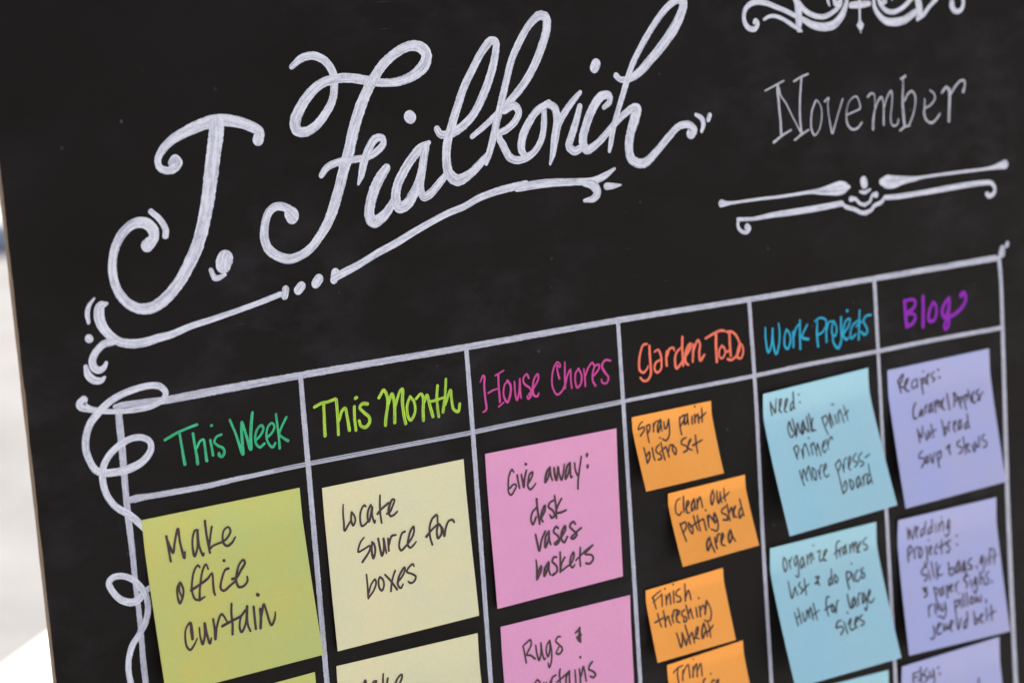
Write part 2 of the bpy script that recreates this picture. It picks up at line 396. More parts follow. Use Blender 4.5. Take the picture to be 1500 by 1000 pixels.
HEADS = [
("green","This Week",[(225,590,6.818,27,"112,368 220,305 320,258 430,215,32/258,310 280,430 298,540,32 312,610,36/392,305 410,420 430,530,32 440,605,36/430,450,26 460,385,26 495,365,28 510,430 520,510,30 530,575,36/565,370 578,440 592,520,30/575,225,30 580,222,28/675,315,26 630,335 605,390 640,425 690,450,30 705,490,30 680,535,30 655,520,34 652,500,30/"
 "760,170,28 820,310,26 890,510,34 885,400 878,270 880,190,30 920,310 968,460,36 968,330 975,200 985,95,30/1020,370,26 1060,330 1095,260 1080,222 1045,245 1015,320 1020,400 1060,440,30 1105,405,28/1140,340,26 1185,290 1205,230,24 1180,200 1145,230 1125,310 1140,390 1185,440,30 1215,400,28/1220,110,26 1235,230 1250,350 1258,450,30/1325,140,26 1280,230 1255,310 1290,345 1340,375,34")]),
("lime","This Month",[(450,540,6.25,31,"65,350 130,315 200,298 255,275/150,330 155,450 162,610,36/265,280 275,400 285,600,32/290,470 320,380 345,360 365,440 385,560,34/430,345 432,450 445,560,32/440,268,34 450,262,34/550,320,34 505,320 480,355,32 520,400 565,440,34 570,490,34 530,535,34 490,520,30 475,475,30/"
 "655,265,30 700,195,32 730,250,32 735,330 720,440,34 715,515,34/735,340,30 775,230,34 795,300,34 800,490,34/800,360,28 850,200,30 870,185,32 870,300,34 885,430,34 900,500,34/940,255,30 915,330,30 920,430,30 945,470,30 985,400,28 980,310,28 945,255,28/995,275,28 1040,230,30 1060,260,34 1060,380,36 1062,470,34/1070,300,30 1095,240,30 1120,330,32 1150,435,34/1192,155,30 1185,260,30 1195,380,30 1203,435,32/1125,300,26 1180,285,26 1240,265,26/1268,95,28 1262,220,28 1250,330,30 1242,395,30/1260,330,28 1310,195,28 1320,280,28 1340,370,30 1380,390,30 1395,320,28")]),
("magenta","House Chores",[(690,500,6.818,22,"90,405,16 120,340,24 130,350,26 130,450,26 140,560,26 150,680,26 120,705,20/170,515,22 220,485,22 270,470,22/270,325,26 275,450,26 288,600,30/240,340,18 325,288,18/275,650,20 325,608,18/370,390,22 335,430 325,540 360,605,28 392,520 390,430 360,390/432,400 440,520 458,585,24 480,500 485,370,22 490,480 498,565,18/575,365,22 555,325 520,370,22 530,420,26 590,470,26 600,530,28 570,570,28 560,545,22/575,530,24 620,470,24 670,370,24 665,325,24 630,370,24 615,470,24 630,540,26 660,545,24 675,515,20/"
 "880,370,26 860,290,22 860,230,16 885,260,14 890,230,14 860,205,18 830,250,22 808,350,22 815,460,22 860,530,24 910,490,24 940,420,24/935,205,18 935,330,24 938,465,24/940,430,22 960,340,22 990,280,22 995,380,22 1005,465,22/1075,270,22 1045,310 1040,400 1060,460,24 1095,420,24 1100,330 1070,270/1125,275,20 1135,360,22 1140,445,22/1140,340,22 1170,260,22 1210,210,22 1225,235,24/1225,340,24 1275,270,22 1275,230,22 1240,240,22 1215,310,22 1215,390,24 1240,440,26/1390,190,22 1340,185,26 1305,240,28 1330,300,28 1370,360,26 1350,415,24 1310,410,24 1300,375,16")]),
("orange","Garden ToDo",[(915,470,7.895,31,"255,265,30 215,275 180,370 165,480,34 175,570,34 215,595,32 260,550,26 270,520,22/285,285,32 290,400,36 300,520,34 300,620,34 260,685,32 215,690,30 180,655,28/345,355,26 385,330,28 415,390,32 425,480,30 415,560,30 375,595,30 345,555,32 360,480,32 410,450,26/485,350,30 480,430,34 485,515,34/490,400,32 520,320,32 565,310,28 570,340,20/665,185,36 665,300,34 670,420,34 675,515,30/650,310,30 600,360,34 580,450,36 600,545,36 645,500,32 660,470,30/715,390,34 755,310,40 760,260,34 725,300,36 700,400,38 705,480,36 735,505,30/790,270,30 790,370,34 785,470,30/795,340,30 845,220,30 870,270,32 860,370,34 875,455,36 920,390,32/"
 "935,200,30 1030,145,34 1110,110,34 1155,115,30/1055,160,40 1055,300,38 1065,470,36/1125,285,28 1095,330 1095,410 1125,430,28 1160,370,28 1150,310 1120,285/1165,360,30 1200,345,30/1210,130,34 1215,270,36 1225,400,34/1180,125,32 1240,125,32 1300,190,30 1330,290,30 1300,390,30 1230,450,32 1190,440,32/1330,260,30 1310,330,36 1305,420,34 1340,430,30 1370,350,28 1355,280,26 1330,255,26")]),
("blue","Work Projects",[(1105,440,7.895,24,"125,315,22 130,450,26 160,600,28 195,520,26 210,320,24 215,480,26 250,620,28 285,500,26 290,350,22 278,265,20/370,335,24 350,400 350,520,28 380,560,30 415,480,26 405,380,24 370,335/445,360,24 450,450,28 450,540,26/455,410,26 480,320,24 515,275,20/525,225,22 525,380,26 530,560,26/610,280,22 560,380,24 545,420,28 580,440,34 625,445,30/725,250,22 722,390,28 735,530,28/700,240,22 760,200,24 820,220,24 830,280,22 780,370,22 725,400,26/830,330,24 830,400,26 832,480,24/835,340,22 860,250,22 915,240,24/915,240,22 895,310 905,400,26 930,410,24 950,320,22 920,240,20/1000,190,26 1000,320,28 1005,450,28 965,550,32 915,490,26 905,430,24/1030,380,26 1090,290,22 1100,210,22 1060,230,22 1030,320,26 1030,410,28 1060,450,30 1085,430,24/1070,118,36 1076,122,30/1200,230,20 1140,280,24 1110,360,24 1120,440,26 1170,390,24/1215,110,20 1210,250,24 1205,450,26/1175,300,20 1240,240,22/1345,165,26 1290,180,24 1260,240,24 1300,320,24 1300,370,26 1270,395,28 1230,360,24")]),
("purple","Blog",[(1300,410,7.895,40,"195,240,40 205,380,44 220,540,44/195,245,36 270,225,36 315,240,36 310,310,36 225,385,40 300,390,36 320,430,36 290,500,40 230,535,44/410,190,42 410,540,44/525,260,36 485,350,38 480,470,40 530,470,38 565,370,34 550,280,34 525,260/710,205,36 655,280,38 630,370,40 660,440,38 700,350,36 715,220,34 705,400,38 705,520,36 670,570,36 655,530,34 700,440,36 790,385,38 870,300,40 905,210,36 880,150,50 850,175,60")]),
]
# notes: paper, corners TL TR BR BL in photo pixels, corner lift mm, wording
NOTES = [
("olive",[(207.7,761.5),(438.8,713.8),(473.3,958),(243.5,1018)],0.2,[
 (225,750,10,30,"185,350,34 220,540,30 250,715,32/195,400,34 245,520,36 285,590,34 310,430,32 355,240,34 385,430,32 450,665,36 458,580,28/650,260,28 610,260,30 575,350 570,500 600,640,36 640,520,30 640,270,32 670,500,30 725,630,34 735,600,28/750,125,34 775,330,32 825,590,32/850,210,30 830,350 820,530,30 870,490,28 960,450,28 1010,430,30 1080,370,30 1125,270,30 1090,215,28 1030,260 1010,360 1030,460,32 1080,490,34 1150,440,32 1195,360,22"),
 (240,810,10,30,"235,425,28 200,490 200,620 235,730,32 275,640,30 285,530 240,430,28 225,540,26 265,640,24/525,205,26 500,175,28 450,240 415,400 415,560 460,670,30 520,680,30 600,635,22/650,230,24 615,160,28 570,240 540,400 525,560 525,685,34/400,540,36 520,460,34 640,370,32 705,290,26 720,420,30 735,560,32 750,605,30/880,105,40 884,108,36/945,220,36 900,240,30 850,370 835,520,32 880,545,32 960,480,32 1040,410,30/1000,375,36 1060,355,36 1130,240,34 1185,140,34 1165,95,28 1110,150,28 1070,270,32 1060,410,34 1100,490,34 1170,475,32 1225,400,30 1220,340,24"),
 (260,870,9.375,28,"205,610,36 195,510,44 175,390,32 120,460,24 105,580,26 130,720,28 175,760,30 230,690,26 272,600,16/300,460,24 310,570 345,680,32 375,560,30 372,395,32 400,530,30 445,670,32 465,600,22/490,340,28 510,480,30 520,615,32 540,440,28 605,270,28 680,370,22/740,130,30 740,280 755,400 755,545,32/615,435,34 740,365,32 870,295,30 935,215,24/930,215,24 870,310,26 855,470,28 880,515,30 935,400,28 955,160,32 955,330,30 970,430,28 1000,500,28/1045,170,32 1060,330,30 1075,470,32/1098,4,44 1108,8,40/1135,200,34 1145,330,34 1140,460,34/1150,300,30 1185,135,28 1220,230 1290,420,30 1335,330,26 1345,240,16")]),
("olive",[(230,1046),(461.2,983.5),(494,1225),(262,1290)],0.2,[]),
("cream",[(471.8,714.4),(679,672),(701.4,900.8),(494.3,953)],0.2,[
 (490,710,12.5,35,"158,355,22 155,500,32 170,680,34 185,835,36 240,750,34 300,650,34/310,500,36 305,640,36 340,740,36 380,650,34 360,560,34 315,495,34/570,390,34 545,370,34 490,450,34 468,600,34 500,750,36 560,720,34 610,660,34/665,365,36 620,450,36 605,600,36 630,670,36 660,560,36 690,400,36 690,560,34 735,690,34 745,645,24/832,190,32 830,350,34 840,540,34 862,690,34/785,530,36 860,440,34 985,330,36/960,525,36 1010,490,40 1060,390,36 1095,270,34 1065,260,34 1010,360,40 990,490,40 1030,570,36 1090,545,34 1150,485,28"),
 (510,745,9.091,26,"210,380,20 160,450,22 135,570,26 200,540,24 290,490,24 280,560,26 190,705,30/320,440,26 310,540,30 335,655,30 360,550,28 340,460,28 315,440,26/400,395,28 425,530,30 450,620,30 475,530,30 470,390,26 490,500,28 510,590,20/530,395,26 535,470,28 540,555,28/540,480,28 580,360,28 635,345,22/755,300,26 720,320,26 690,400,26 680,510,26 705,550,28 770,490,26 810,440,28 870,330,26 870,235,26 835,280,26 800,400,28 795,480,28 825,515,26 870,480,24 905,435,18/1190,170,24 1180,80,26 1120,130,26 1085,240,26 1090,370,26 1120,475,26/1040,370,30 1110,280,26 1200,195,26/1200,200,28 1180,290,28 1195,390,28 1240,330,26 1230,230,26 1200,195,26/1215,205,26 1255,260,26 1280,360,28 1300,250,26 1340,160,24 1390,145,26 1410,175,26"),
 (520,810,12.5,34,"208,385,30 225,550,32 245,820,36/250,720,32 300,560 365,475,34 385,540 340,680 265,790,34/455,430,36 430,500,36 450,640,36 490,680,36 530,580,34 505,470,34 455,430/550,390,34 660,510,36 770,660,36/735,315,34 690,450,34 665,590,34 658,690,34/775,530,36 850,440,34 915,300,34 905,255,34 850,330,36 790,470,36 790,590,36 840,635,34 880,560,26/1080,235,28 1060,195,34 990,250,34 950,340,32 1030,370,34 1110,420,36 1090,500,34 1020,545,34 975,515,30")]),
("cream",[(492.8,975),(699.6,926.6),(722,1156),(515,1210)],0.2,[
 (480,960,9.375,27,"415,560,30 440,440,28 465,560,28 490,400,26 515,335,27 530,400,28 560,580,28/670,345,26 635,350,28 610,420,28 605,540,28 640,560,28 665,450,26 660,345,26/762,245,20 758,340,26 765,540,28/825,305,26 805,420,26 790,470,26 850,530,26/905,470,26 960,420,26 1018,300,28 1015,255,26 970,290,26 930,380,28 920,500,28 960,560,28 1020,500,22")]),
("pink",[(710.6,664.5),(903,627),(912,843.2),(728.4,891)],0.3,[
 (730,660,10,28,"225,310,24 200,275,26 155,370 145,500 155,620 185,645,28 235,580,26 262,500,24 225,490,24 170,545,28/275,355,28 290,450 310,545,26/400,195,42 405,198,36/335,345,26 355,450,32 372,530,34 385,400,30 410,285,28/440,470,30 490,380,28 500,310,26 460,340,28 435,440,30 435,530,28 470,565,28 510,530,24 548,475,18/755,240,28 710,310,32 685,460,32 730,390,28 755,250,28 765,350,28 790,430,26/815,250,28 825,350,34 850,430,32 865,340,30 875,235,28 890,330,28 925,425,30 950,330,26 965,195,20/1050,175,28 1010,220,30 985,330,30 985,410,32 1025,330,28 1050,180,26 1055,300,28 1065,395,24 1085,370,18/1115,180,28 1130,290,28 1165,360,28 1190,250,26 1215,85,26/1190,250,28 1170,400,28 1165,555,28/1298,50,40 1295,75,36/1308,215,38 1305,240,36"),
 (765,715,7.408,21,"155,115,24 165,230,24 190,385,20/150,210,18 110,260,20 95,340,20 115,390,22 150,310,20/205,320,24 245,240,24 245,185,20 215,250,24 205,330,24 225,360,20/340,130,20 305,150 285,200,22 330,240,22 350,290,22 320,320,22 300,285,16/350,80,20 365,200,22 370,320,22/425,110,20 385,190,22 370,260,22 420,260,22 475,235,20/145,500,20 165,600,22 185,675,24 210,560,20 250,465,20/290,465,22 255,520,22 250,640,24 285,550,22 290,480,20 295,560,20 308,605,20/390,430,22 370,415,22 340,470,22 390,520,22 400,570,24 365,610,22 350,600,20 390,560,18/430,520,22 470,440,22 465,405,20 430,470,24 425,550,22 455,585,22 490,520,20/575,385,22 555,360,22 515,410,22 570,470,22 590,500,24 550,545,26 530,535,22 590,470,20 640,428,20/"
 "150,775,14 160,880,22 160,985,24/165,930,20 205,840,20 205,890,20 165,980,22/285,800,24 245,870,26 240,950,24 275,870,22 290,810,20 290,890,20 305,935,18/370,745,20 345,745,20 325,790,22 370,840,22 375,900,22 330,940,24/410,690,20 412,800,22 412,905,22/460,745,20 425,820,22 420,890,22 480,850,20 530,810,20 560,730,22 555,690,20 525,750,22 520,830,22 545,855,22 570,825,16/630,640,20 625,740,20 630,840,20/580,780,18 680,680,20 765,615,20/740,640,20 680,710,20 750,720,20 770,760,22 730,815,22 690,810,22")]),
("pink",[(733.3,917.6),(922.8,870.8),(933,1088),(750,1146)],0.3,[
 (755,915,10.714,27,"120,330,26 150,470,26 170,590,26/120,325,24 180,270,26 235,230,28 245,310,28 180,465,28 240,475,30 305,525,34/318,315,26 335,440,28 370,550,32 400,440,28 398,275,26 420,430,28 455,535,28 475,515,20/535,240,28 490,320,26 485,430,28 510,490,30 540,380,28 535,240,28 565,400,28 565,560,28 530,660,30 510,590,18/705,180,26 670,180,28 632,250,28 690,310,28 735,370,30 690,450,32 640,440,28 680,340,24/940,120,28 1000,60,32 1010,45,34/1005,40,32 1005,150,46 1020,260,34/970,190,40 1030,150,30/975,200,38 1000,240,42/1018,500,36 1020,506,34/"
 "385,890,28 345,857,28 300,940,28 300,1050,28 350,1050,26/445,900,24 450,1000,26 480,1010,26 485,900,24/545,880,26 560,1010,28/555,940,30 580,820,28 635,780,24/700,690,28 690,760 700,880,28 705,1000,26/650,890,26 760,800,28 850,715,26/845,720,30 800,800,30 790,920,30/845,720,30 845,800 855,960,28/935,705,26 940,800 955,960,28/1000,690,26 1015,800,30 1020,910,32/1030,800,26 1065,650,28 1085,730,28 1110,875,26/1205,575,30 1170,620,30 1150,690,30 1210,720,30 1255,770,32 1220,820,30 1170,800,26")]),
("tangerine",[(925.5,611),(1041.4,586.7),(1059.9,692.6),(946.4,719.6)],0.2,[
 (920,590,9.091,22,"190,250,20 165,270,20 135,350,22 210,320,22 215,355,22 165,440,24/245,300,20 260,420,22 280,525,20/250,300,22 285,290,22 290,340,24 265,400,22/335,270,20 340,380,24/340,330,20 365,250,20 400,240,20/425,220,24 395,290,24 400,390,26 425,310,24 435,225,24 440,300,22 450,370,20/475,250,20 490,340,24 510,330,24 540,215,24/540,215,22 550,330,22 545,440,22 500,500,24 455,475,20/685,190,22 690,300,24 712,420,24/690,200,22 745,160,24 740,230,24 705,300,22/790,145,24 762,170,24 752,285,26 785,245,24 788,150,22 802,285,22/850,175,22 855,280,22/885,45,26 890,48,24/885,150,22 890,260,26/890,200,22 925,150,24 940,265,22/980,70,20 985,160,24 985,250,22/930,215,20 990,170,24 1040,125,18/210,595,20 235,700,22 255,800,22/250,700,20 280,650,22 290,720,24 260,795,22/320,595,22 335,690 355,760,22/420,462,24 425,462,22/410,555,20 375,600,22 375,650,22 435,690,24 440,740,26 400,755,22/435,525,20 460,640,22 490,755,22/430,650,18 500,580,20/500,580,22 525,640,24 545,715,24/535,650,22 560,560,20 590,555,22/590,555,22 595,630,22 630,685,24 640,620,22 600,560,20/770,460,18 720,490,22 710,545,22 770,570,22 790,620,24 740,655,24/800,560,24 835,480,26 810,520,26 800,600,22 850,625,20/895,430,22 905,540,22 925,665,20/860,565,24 985,490,18")]),
("tangerine",[(978.6,722.6),(1091.3,694.7),(1111.5,798),(1000,829.7)],0.6,[
 (975,700,9.091,23,"190,270,22 150,300 130,380,22 145,470 180,490,22 215,445,20/235,245,26 240,370,26 245,450,22/265,410,24 310,320,26 290,300,24 275,390,26 290,460,26 320,455,18/376,275,24 346,345,26 350,435,24 381,380,22 378,280,20 400,420,20/415,280,22 425,405,24/425,340,22 455,250,24 475,300,22 490,385,22/625,155,22 600,250,24 615,355,24 645,260,22 625,160/680,170,22 685,270,24 705,335,24 725,250,22 725,180,20 730,240,22 745,320,20/775,135,20 780,220,22 795,305,20/760,265,20 800,230,22 845,185,16/530,425,26 535,428,26/190,605,22 230,720,24 275,835,24/205,610,22 260,585,24 275,640,22 235,725,22/305,590,24 310,670,24 355,735,26 360,660,22 310,600,22/370,500,22 395,600,22 430,690,22/420,495,22 440,600,22 465,700,22/330,650,18 430,580,22 500,540,20/505,545,22 540,690,24/555,500,22 575,650,24/570,580,22 575,490,22 610,530,24 630,560,22/650,465,28 640,530,28 655,590,28 680,550,26 655,465,24 690,560,22 700,650,22 680,700,22 610,680,22/800,375,20 750,420,22 750,460,22 810,490,24 825,550,26 765,555,22/815,345,20 835,450,22 855,560,22/850,450,22 875,390,22 895,470,22 905,520,22/900,450,24 930,370,24 910,400,24 915,500,24 945,520,20/985,280,22 1010,380,22 1040,495,22/1010,390,22 980,430,22 985,530,24 1020,480,22/585,790,28 550,850,28 560,960,26 600,870,26/585,790,24 610,880,24 655,980,24/655,790,22 665,870,24 685,935,24/680,850,22 695,750,22 720,740,20/745,840,24 770,760,24 755,730,22 740,800,26 750,880,26 790,895,20/860,690,28 835,770,26 850,855,28 880,790,24 865,690,24 895,780,24 930,835,20")]),
("tangerine",[(946,864.3),(1059,831),(1077.5,936.3),(963,970)],0.6,[
 (940,845,9.523,22,"145,290,24 200,235,22 265,185,18/155,275,26 175,350,24 200,435,22/160,345,18 220,290,20 280,235,20/280,235,22 285,400,22/320,158,28 325,160,24/335,250,22 345,380,24/345,320,22 385,225,24 405,370,24/440,190,22 450,355,22/435,100,26 442,100,22/530,160,22 490,190,22 475,240,22 540,280,22 540,330,24 490,345,20/598,90,22 605,200,24 610,330,24/615,270,22 650,180,22 665,210,22 685,305,24/790,288,28 796,290,28/220,505,22 245,600,22 275,690,22/185,630,24 300,565,22/300,465,22 320,570,24 335,690,24/330,610,22 365,540,22 385,600,22 410,670,20/420,530,22 440,630,24/430,560,22 455,460,22 490,450,20/480,560,24 525,480,24 505,460,22 485,530,26 500,620,26 530,630,18/600,450,18 565,480,22 560,530,22 620,560,22 620,610,24 590,620,22 585,570,18/615,385,22 640,480,22 660,575,22/650,510,22 680,440,22 695,500,22 715,570,22/755,420,22 775,550,22/805,400,22 820,545,24/815,470,22 850,390,22 880,430,24/905,330,34 890,420,34 885,510,28/905,330,28 945,400,22 970,500,22 955,590,22 915,615,22 870,590,16/485,780,22 515,870,24 545,975,26 570,880,24 560,770,20 590,850,24 620,945,24 635,860,22/605,670,22 640,790,24 680,925,22/660,850,22 700,770,22 720,840,22 735,910,20/735,860,22 785,750,24 780,690,24 755,760,24 760,840,24 800,855,18/865,640,26 840,730,26 850,850,26 885,760,24/865,640,24 895,730,24 915,820,20/925,640,18 945,720,20 960,830,20/900,770,20 950,730,24 995,665,20")]),
("tangerine",[(977.5,973.3),(1088.3,937),(1107,1043),(995,1081)],0.6,[
 (970,935,10.714,27,"175,530,26 240,460,28 320,415,24/245,450,28 240,570,28 260,690,28 270,740,26/325,490,28 320,650,28/325,560,26 370,440,26 405,405,28 420,480,26 435,605,28/485,315,24 488,320,20/485,430,26 485,595,30/490,500,26 535,390,28 545,480,28 550,590,28/555,490,26 600,385,28 615,460,28 625,575,28/760,545,28 765,548,24/680,620,20 655,640,28 640,720,28 640,800,28/825,650,22 790,650,26 770,720,26 775,780,26/850,720,28 885,660,30 880,635,26 850,680,30 850,760,30 890,780,24")]),
("sky",[(1117.9,577),(1271.7,538.5),(1314,739.2),(1156.4,784.8)],1.4,[
 (1115,560,11.111,25,"150,320,30 155,420,28 178,535,28/155,345,28 200,440,28 230,495,30 235,380,26 245,265,20/285,450,26 310,380,30 325,270,28 300,280,30 300,380,34 300,460,30 330,490,26/375,450,26 405,370,30 425,265,28 400,275,28 385,380,30 380,460,30 415,480,26/518,160,30 525,280,30 530,400,30 545,430,24/510,310,24 475,370,26 480,455,30 520,400,28/608,195,34 610,200,32/628,318,34 630,322,32/515,790,30 480,720,34 460,640,30 435,700,24 445,810,24 490,890,26 530,850,26 560,760,26/505,590,22 535,700,24 570,880,28/575,860,26 590,660,26 610,730,24 640,820,26/680,620,28 660,720,34 670,840,32 700,760,30 680,620,26 710,720,26 760,800,26/735,555,22 760,680,24 775,790,24/770,505,22 800,650,24 820,790,28/835,580,26 820,690,34 835,780,34 885,770,24"),
 (1150,590,12.5,26,"670,270,28 720,420,28 785,575,24/680,275,28 745,230,28 775,310,26 745,410,26/815,190,30 810,300,34 850,440,34/815,190,30 850,300,34 885,400,26/905,215,24 945,375,26/960,190,24 990,350,28/970,230,24 1000,125,26 1035,220,24 1080,360,26/1065,45,18 1110,170,26 1150,320,20/1080,215,24 1120,180,30 1160,130,22/850,28,28 885,26,28/160,830,28 195,930,28 215,1000,28 230,1030,26/155,830,26 210,775,28 245,830,28 220,960,26/300,850,26 335,1010,30/335,950,26 330,830,26 365,745,28 400,830,26 445,960,26/428,638,36 432,642,30/465,760,26 505,940,30/480,780,28 515,725,28 550,830,28 585,960,26/580,850,26 590,740,26 625,850,26 655,960,26/695,800,26 728,730,24 715,690,24 688,750,28 690,865,28 725,905,26 752,840,22/755,665,24 775,760,24 795,850,22/785,760,22 825,630,26 850,620,26 865,670,24"),
 (1150,645,10.714,23,"225,470,22 260,590,24 300,700,26/275,590,22 285,450,22 320,540,24 350,630,24/335,520,22 365,400,24 395,500,24 420,620,22/425,425,22 435,540,24 480,620,28 490,540,24 460,450,22 425,425/510,460,20 535,530,22 560,600,22/545,520,20 555,400,22 580,380,20/600,480,24 645,410,24 635,360,22 610,410,26 615,530,24 650,570,24 690,530,18/785,370,24 830,500,24 880,700,24 910,830,24/795,370,24 850,300,26 870,370,24 835,480,24/895,370,20 925,490,26/925,430,22 930,300,22 965,265,22/1000,405,22 1030,300,22 1018,245,20 996,310,24 1000,430,26 1032,465,18/1115,195,20 1075,250,22 1075,320,24 1140,340,24 1095,415,22/1205,185,22 1160,240,24 1160,310,24 1230,340,24 1220,380,24 1180,405,22/1255,265,24 1320,215,24/910,830,24 960,770,22 965,680,22 945,630,20 915,720,22/1010,610,24 1020,700,24 1050,765,26 1075,700,24 1050,630,24 1010,610/1150,560,26 1120,620,26 1140,735,28 1175,640,26 1160,570,24 1185,660,24 1205,715,20/1215,570,22 1240,690,24/1230,620,22 1240,550,22 1290,520,20/1305,365,20 1330,510,22 1370,675,20/1310,530,22 1290,590,26 1300,680,28 1340,620,24")]),
("sky",[(1128.2,802.7),(1283.5,763.7),(1320,962.5),(1165,1007)],1.0,[
 (1135,780,10,22,"130,360,26 120,450,24 150,565,26 180,480,22 150,380,22 130,360/205,390,22 230,520,24/220,430,20 250,350,20/315,330,26 285,400,24 300,480,24 330,400,24 320,330,22 345,450,22 350,570,22 340,645,24 300,625,18/400,350,24 375,420,24 390,515,26 420,430,24 405,350,22 430,440,22 440,500,20/470,320,22 480,460,24/480,390,22 520,300,24 530,440,24/545,290,22 570,390,22/560,182,28 564,184,26/615,280,20 660,260,22 650,340,22 660,410,22 710,380,22/710,360,24 760,250,24 740,250,24 715,330,28 720,400,26 755,400,20/950,120,20 915,130,22 895,220,22 905,370,22/865,310,20 930,250,22/930,240,22 960,340,24/955,290,20 965,225,22 990,215,20/1036,175,26 1001,235,26 1008,315,26 1033,260,22 1031,180,20 1053,300,20/1095,170,22 1105,290,24/1110,230,22 1140,140,22 1155,270,24/1160,210,22 1185,130,22 1205,285,26/1205,260,24 1255,130,24 1230,170,24 1215,270,24 1245,275,20/1340,65,20 1300,110,22 1290,150,22 1350,190,24 1340,240,26 1305,245,24/"
 "590,650,22 645,640,26 620,700,30 650,760,28/590,740,30 640,720,26/825,525,20 830,640,22 850,750,22/820,650,22 790,700,24 800,770,26 835,710,22/880,610,26 870,680,24 900,730,26 920,660,22 880,610,22/1045,580,24 1060,700,26 1090,820,26/1050,570,24 1110,580,26 1110,640,24 1070,690,22/1130,590,22 1150,710,22/1118,445,28 1120,450,28/1215,540,20 1180,590,22 1180,700,22 1220,700,22 1250,650,18/1295,510,22 1255,550,24 1310,600,26 1300,655,24 1270,660,20 1270,560,20"),
 (1145,850,10,22,"95,10,20 120,140,22 150,255,26 180,160,22 195,90,20 210,150,20 235,210,22/270,20,20 245,70,20 280,100,22 305,140,24 280,190,22/330,-30,20 345,100,22 360,210,20/310,150,18 350,95,22 400,45,16/190,465,20 215,560,22 240,655,24/235,400,20 265,520,22 290,625,22/215,555,18 270,500,20/305,465,20 335,590,24 365,530,22 360,440,20/375,430,22 410,540,24/400,480,22 420,390,22 460,565,24/460,330,20 490,450,22 520,570,20/460,500,18 550,430,18/695,235,22 665,240,22 650,330,22 665,430,22 685,515,22/630,430,22 720,360,22/725,360,22 735,440,24 760,460,24 765,380,22 735,340,22 770,400,22 800,470,22/800,470,22 800,380,22 820,290,22 830,290,20/960,200,22 980,300,24 1010,400,26 1040,340,24/1062,240,24 1031,300,26 1038,395,24 1068,340,22 1063,245,20 1105,380,20/1105,260,20 1135,350,22/1120,270,20 1130,190,22 1165,180,20/1195,180,28 1180,260,28 1190,330,26 1220,250,26 1200,180,24 1240,290,22 1250,380,22 1230,435,24 1215,390,18/1250,260,26 1295,170,26 1290,130,24 1265,200,28 1265,290,26 1310,320,24 1355,250,18/870,580,20 830,590,22 800,690,24 870,670,22 905,700,22 865,790,24/910,600,20 965,770,22/962,465,30 966,468,26/970,640,20 1012,555,22 1000,690,22 1020,722,22 1075,688,20/1065,640,24 1120,540,24 1090,540,22 1075,640,28 1105,690,22/1180,495,20 1140,540,22 1150,570,22 1205,600,24 1190,645,26 1155,655,20")]),
("sky",[(1150,1018.5),(1301.5,980.5),(1340,1180),(1188,1224)],0.4,[]),
("lilac",[(1300,542.2),(1448.8,510.2),(1473,705),(1326.4,744.4)],0.3,[
 (1300,530,9.375,25,"140,260,28 165,340,28 185,420,26/140,260,26 215,165,24 195,250,28 160,320,28 215,350,22/220,360,26 270,280,24 285,225,22 255,250,28 240,350,30 270,400,26 300,390,20/378,240,22 342,268,22 332,330,24 352,365,24 388,330,20/402,228,24 408,350,24/455,220,20 470,320,28 490,440,24/470,240,24 505,220,26 490,290,26/488,130,28 490,132,26/520,290,24 565,160,24 540,200,26 550,310,28/640,135,20 600,170,22 610,210,24 650,230,24 620,270,24/692,105,34 695,108,32/712,210,36 715,214,34/385,560,24 360,620,24 350,700,24 370,780,26 405,760,20/476,650,24 447,690,24 440,745,26 472,700,22 477,655,20 492,742,22/510,610,20 525,700,24/515,650,20 540,580,20/602,562,24 570,620,26 575,695,26 603,640,22 602,565,20 622,685,22/640,540,22 660,690,24/660,600,22 680,520,24 705,620,24/705,560,22 725,530,20 735,620,24/735,600,22 775,490,22 750,560,24 760,640,26 785,655,20/815,440,26 850,650,24/905,430,24 920,540,24 910,610,22/920,420,26 990,560,24/910,540,18 980,510,18/960,490,22 1010,630,22/970,490,24 1020,490,24 1000,560,22/1040,470,22 1080,650,22/1050,470,24 1095,450,24 1085,520,24/1100,385,22 1150,540,24/1145,500,24 1180,400,24 1165,460,26 1180,560,26 1210,550,20/1250,375,22 1210,430,22 1260,460,24 1260,520,28 1235,520,22 1310,410,20"),
 (1320,610,10,24,"240,185,26 255,280,26 275,375,26/250,220,26 295,300,30 310,230,24 310,140,24/355,235,22 375,340,26 400,270,22 400,200,20 430,310,22/435,110,24 455,200,24 475,300,22/420,250,18 510,185,20/590,50,24 615,160,26 635,280,26/630,180,24 660,150,24 655,230,26 635,275,24/690,100,22 700,210,24/695,150,22 700,80,20 720,75,20/765,150,24 800,70,22 780,70,26 770,170,30 790,220,24/872,45,26 840,90,28 840,190,28 873,130,24 872,50,22 882,175,22/965,-40,24 980,90,26 1000,165,22/970,80,24 935,110,26 940,180,26 975,140,24/310,500,20 265,550,22 260,600,22 330,610,22 340,660,24 300,740,26/365,580,24 370,680,26 405,640,24 385,580,22/425,550,22 460,680,24 475,600,22 485,530,20/520,530,20 540,640,26 560,740,26/530,540,22 575,500,24 580,580,24 545,630,24/660,465,22 710,410,28 700,480,30 720,550,26/860,345,20 820,390,24 830,430,24 890,450,22 880,520,24 845,540,22/905,295,22 925,420,22 945,550,20/920,450,18 970,390,18/960,450,22 995,400,22 970,430,24 985,510,24 1015,500,20/1040,400,22 1055,470,26 1075,510,26 1085,420,24 1080,370,22 1115,440,26 1135,440,24 1135,290,22/1220,255,20 1180,300,22 1180,330,22 1250,370,24 1240,430,26 1200,450,24")]),
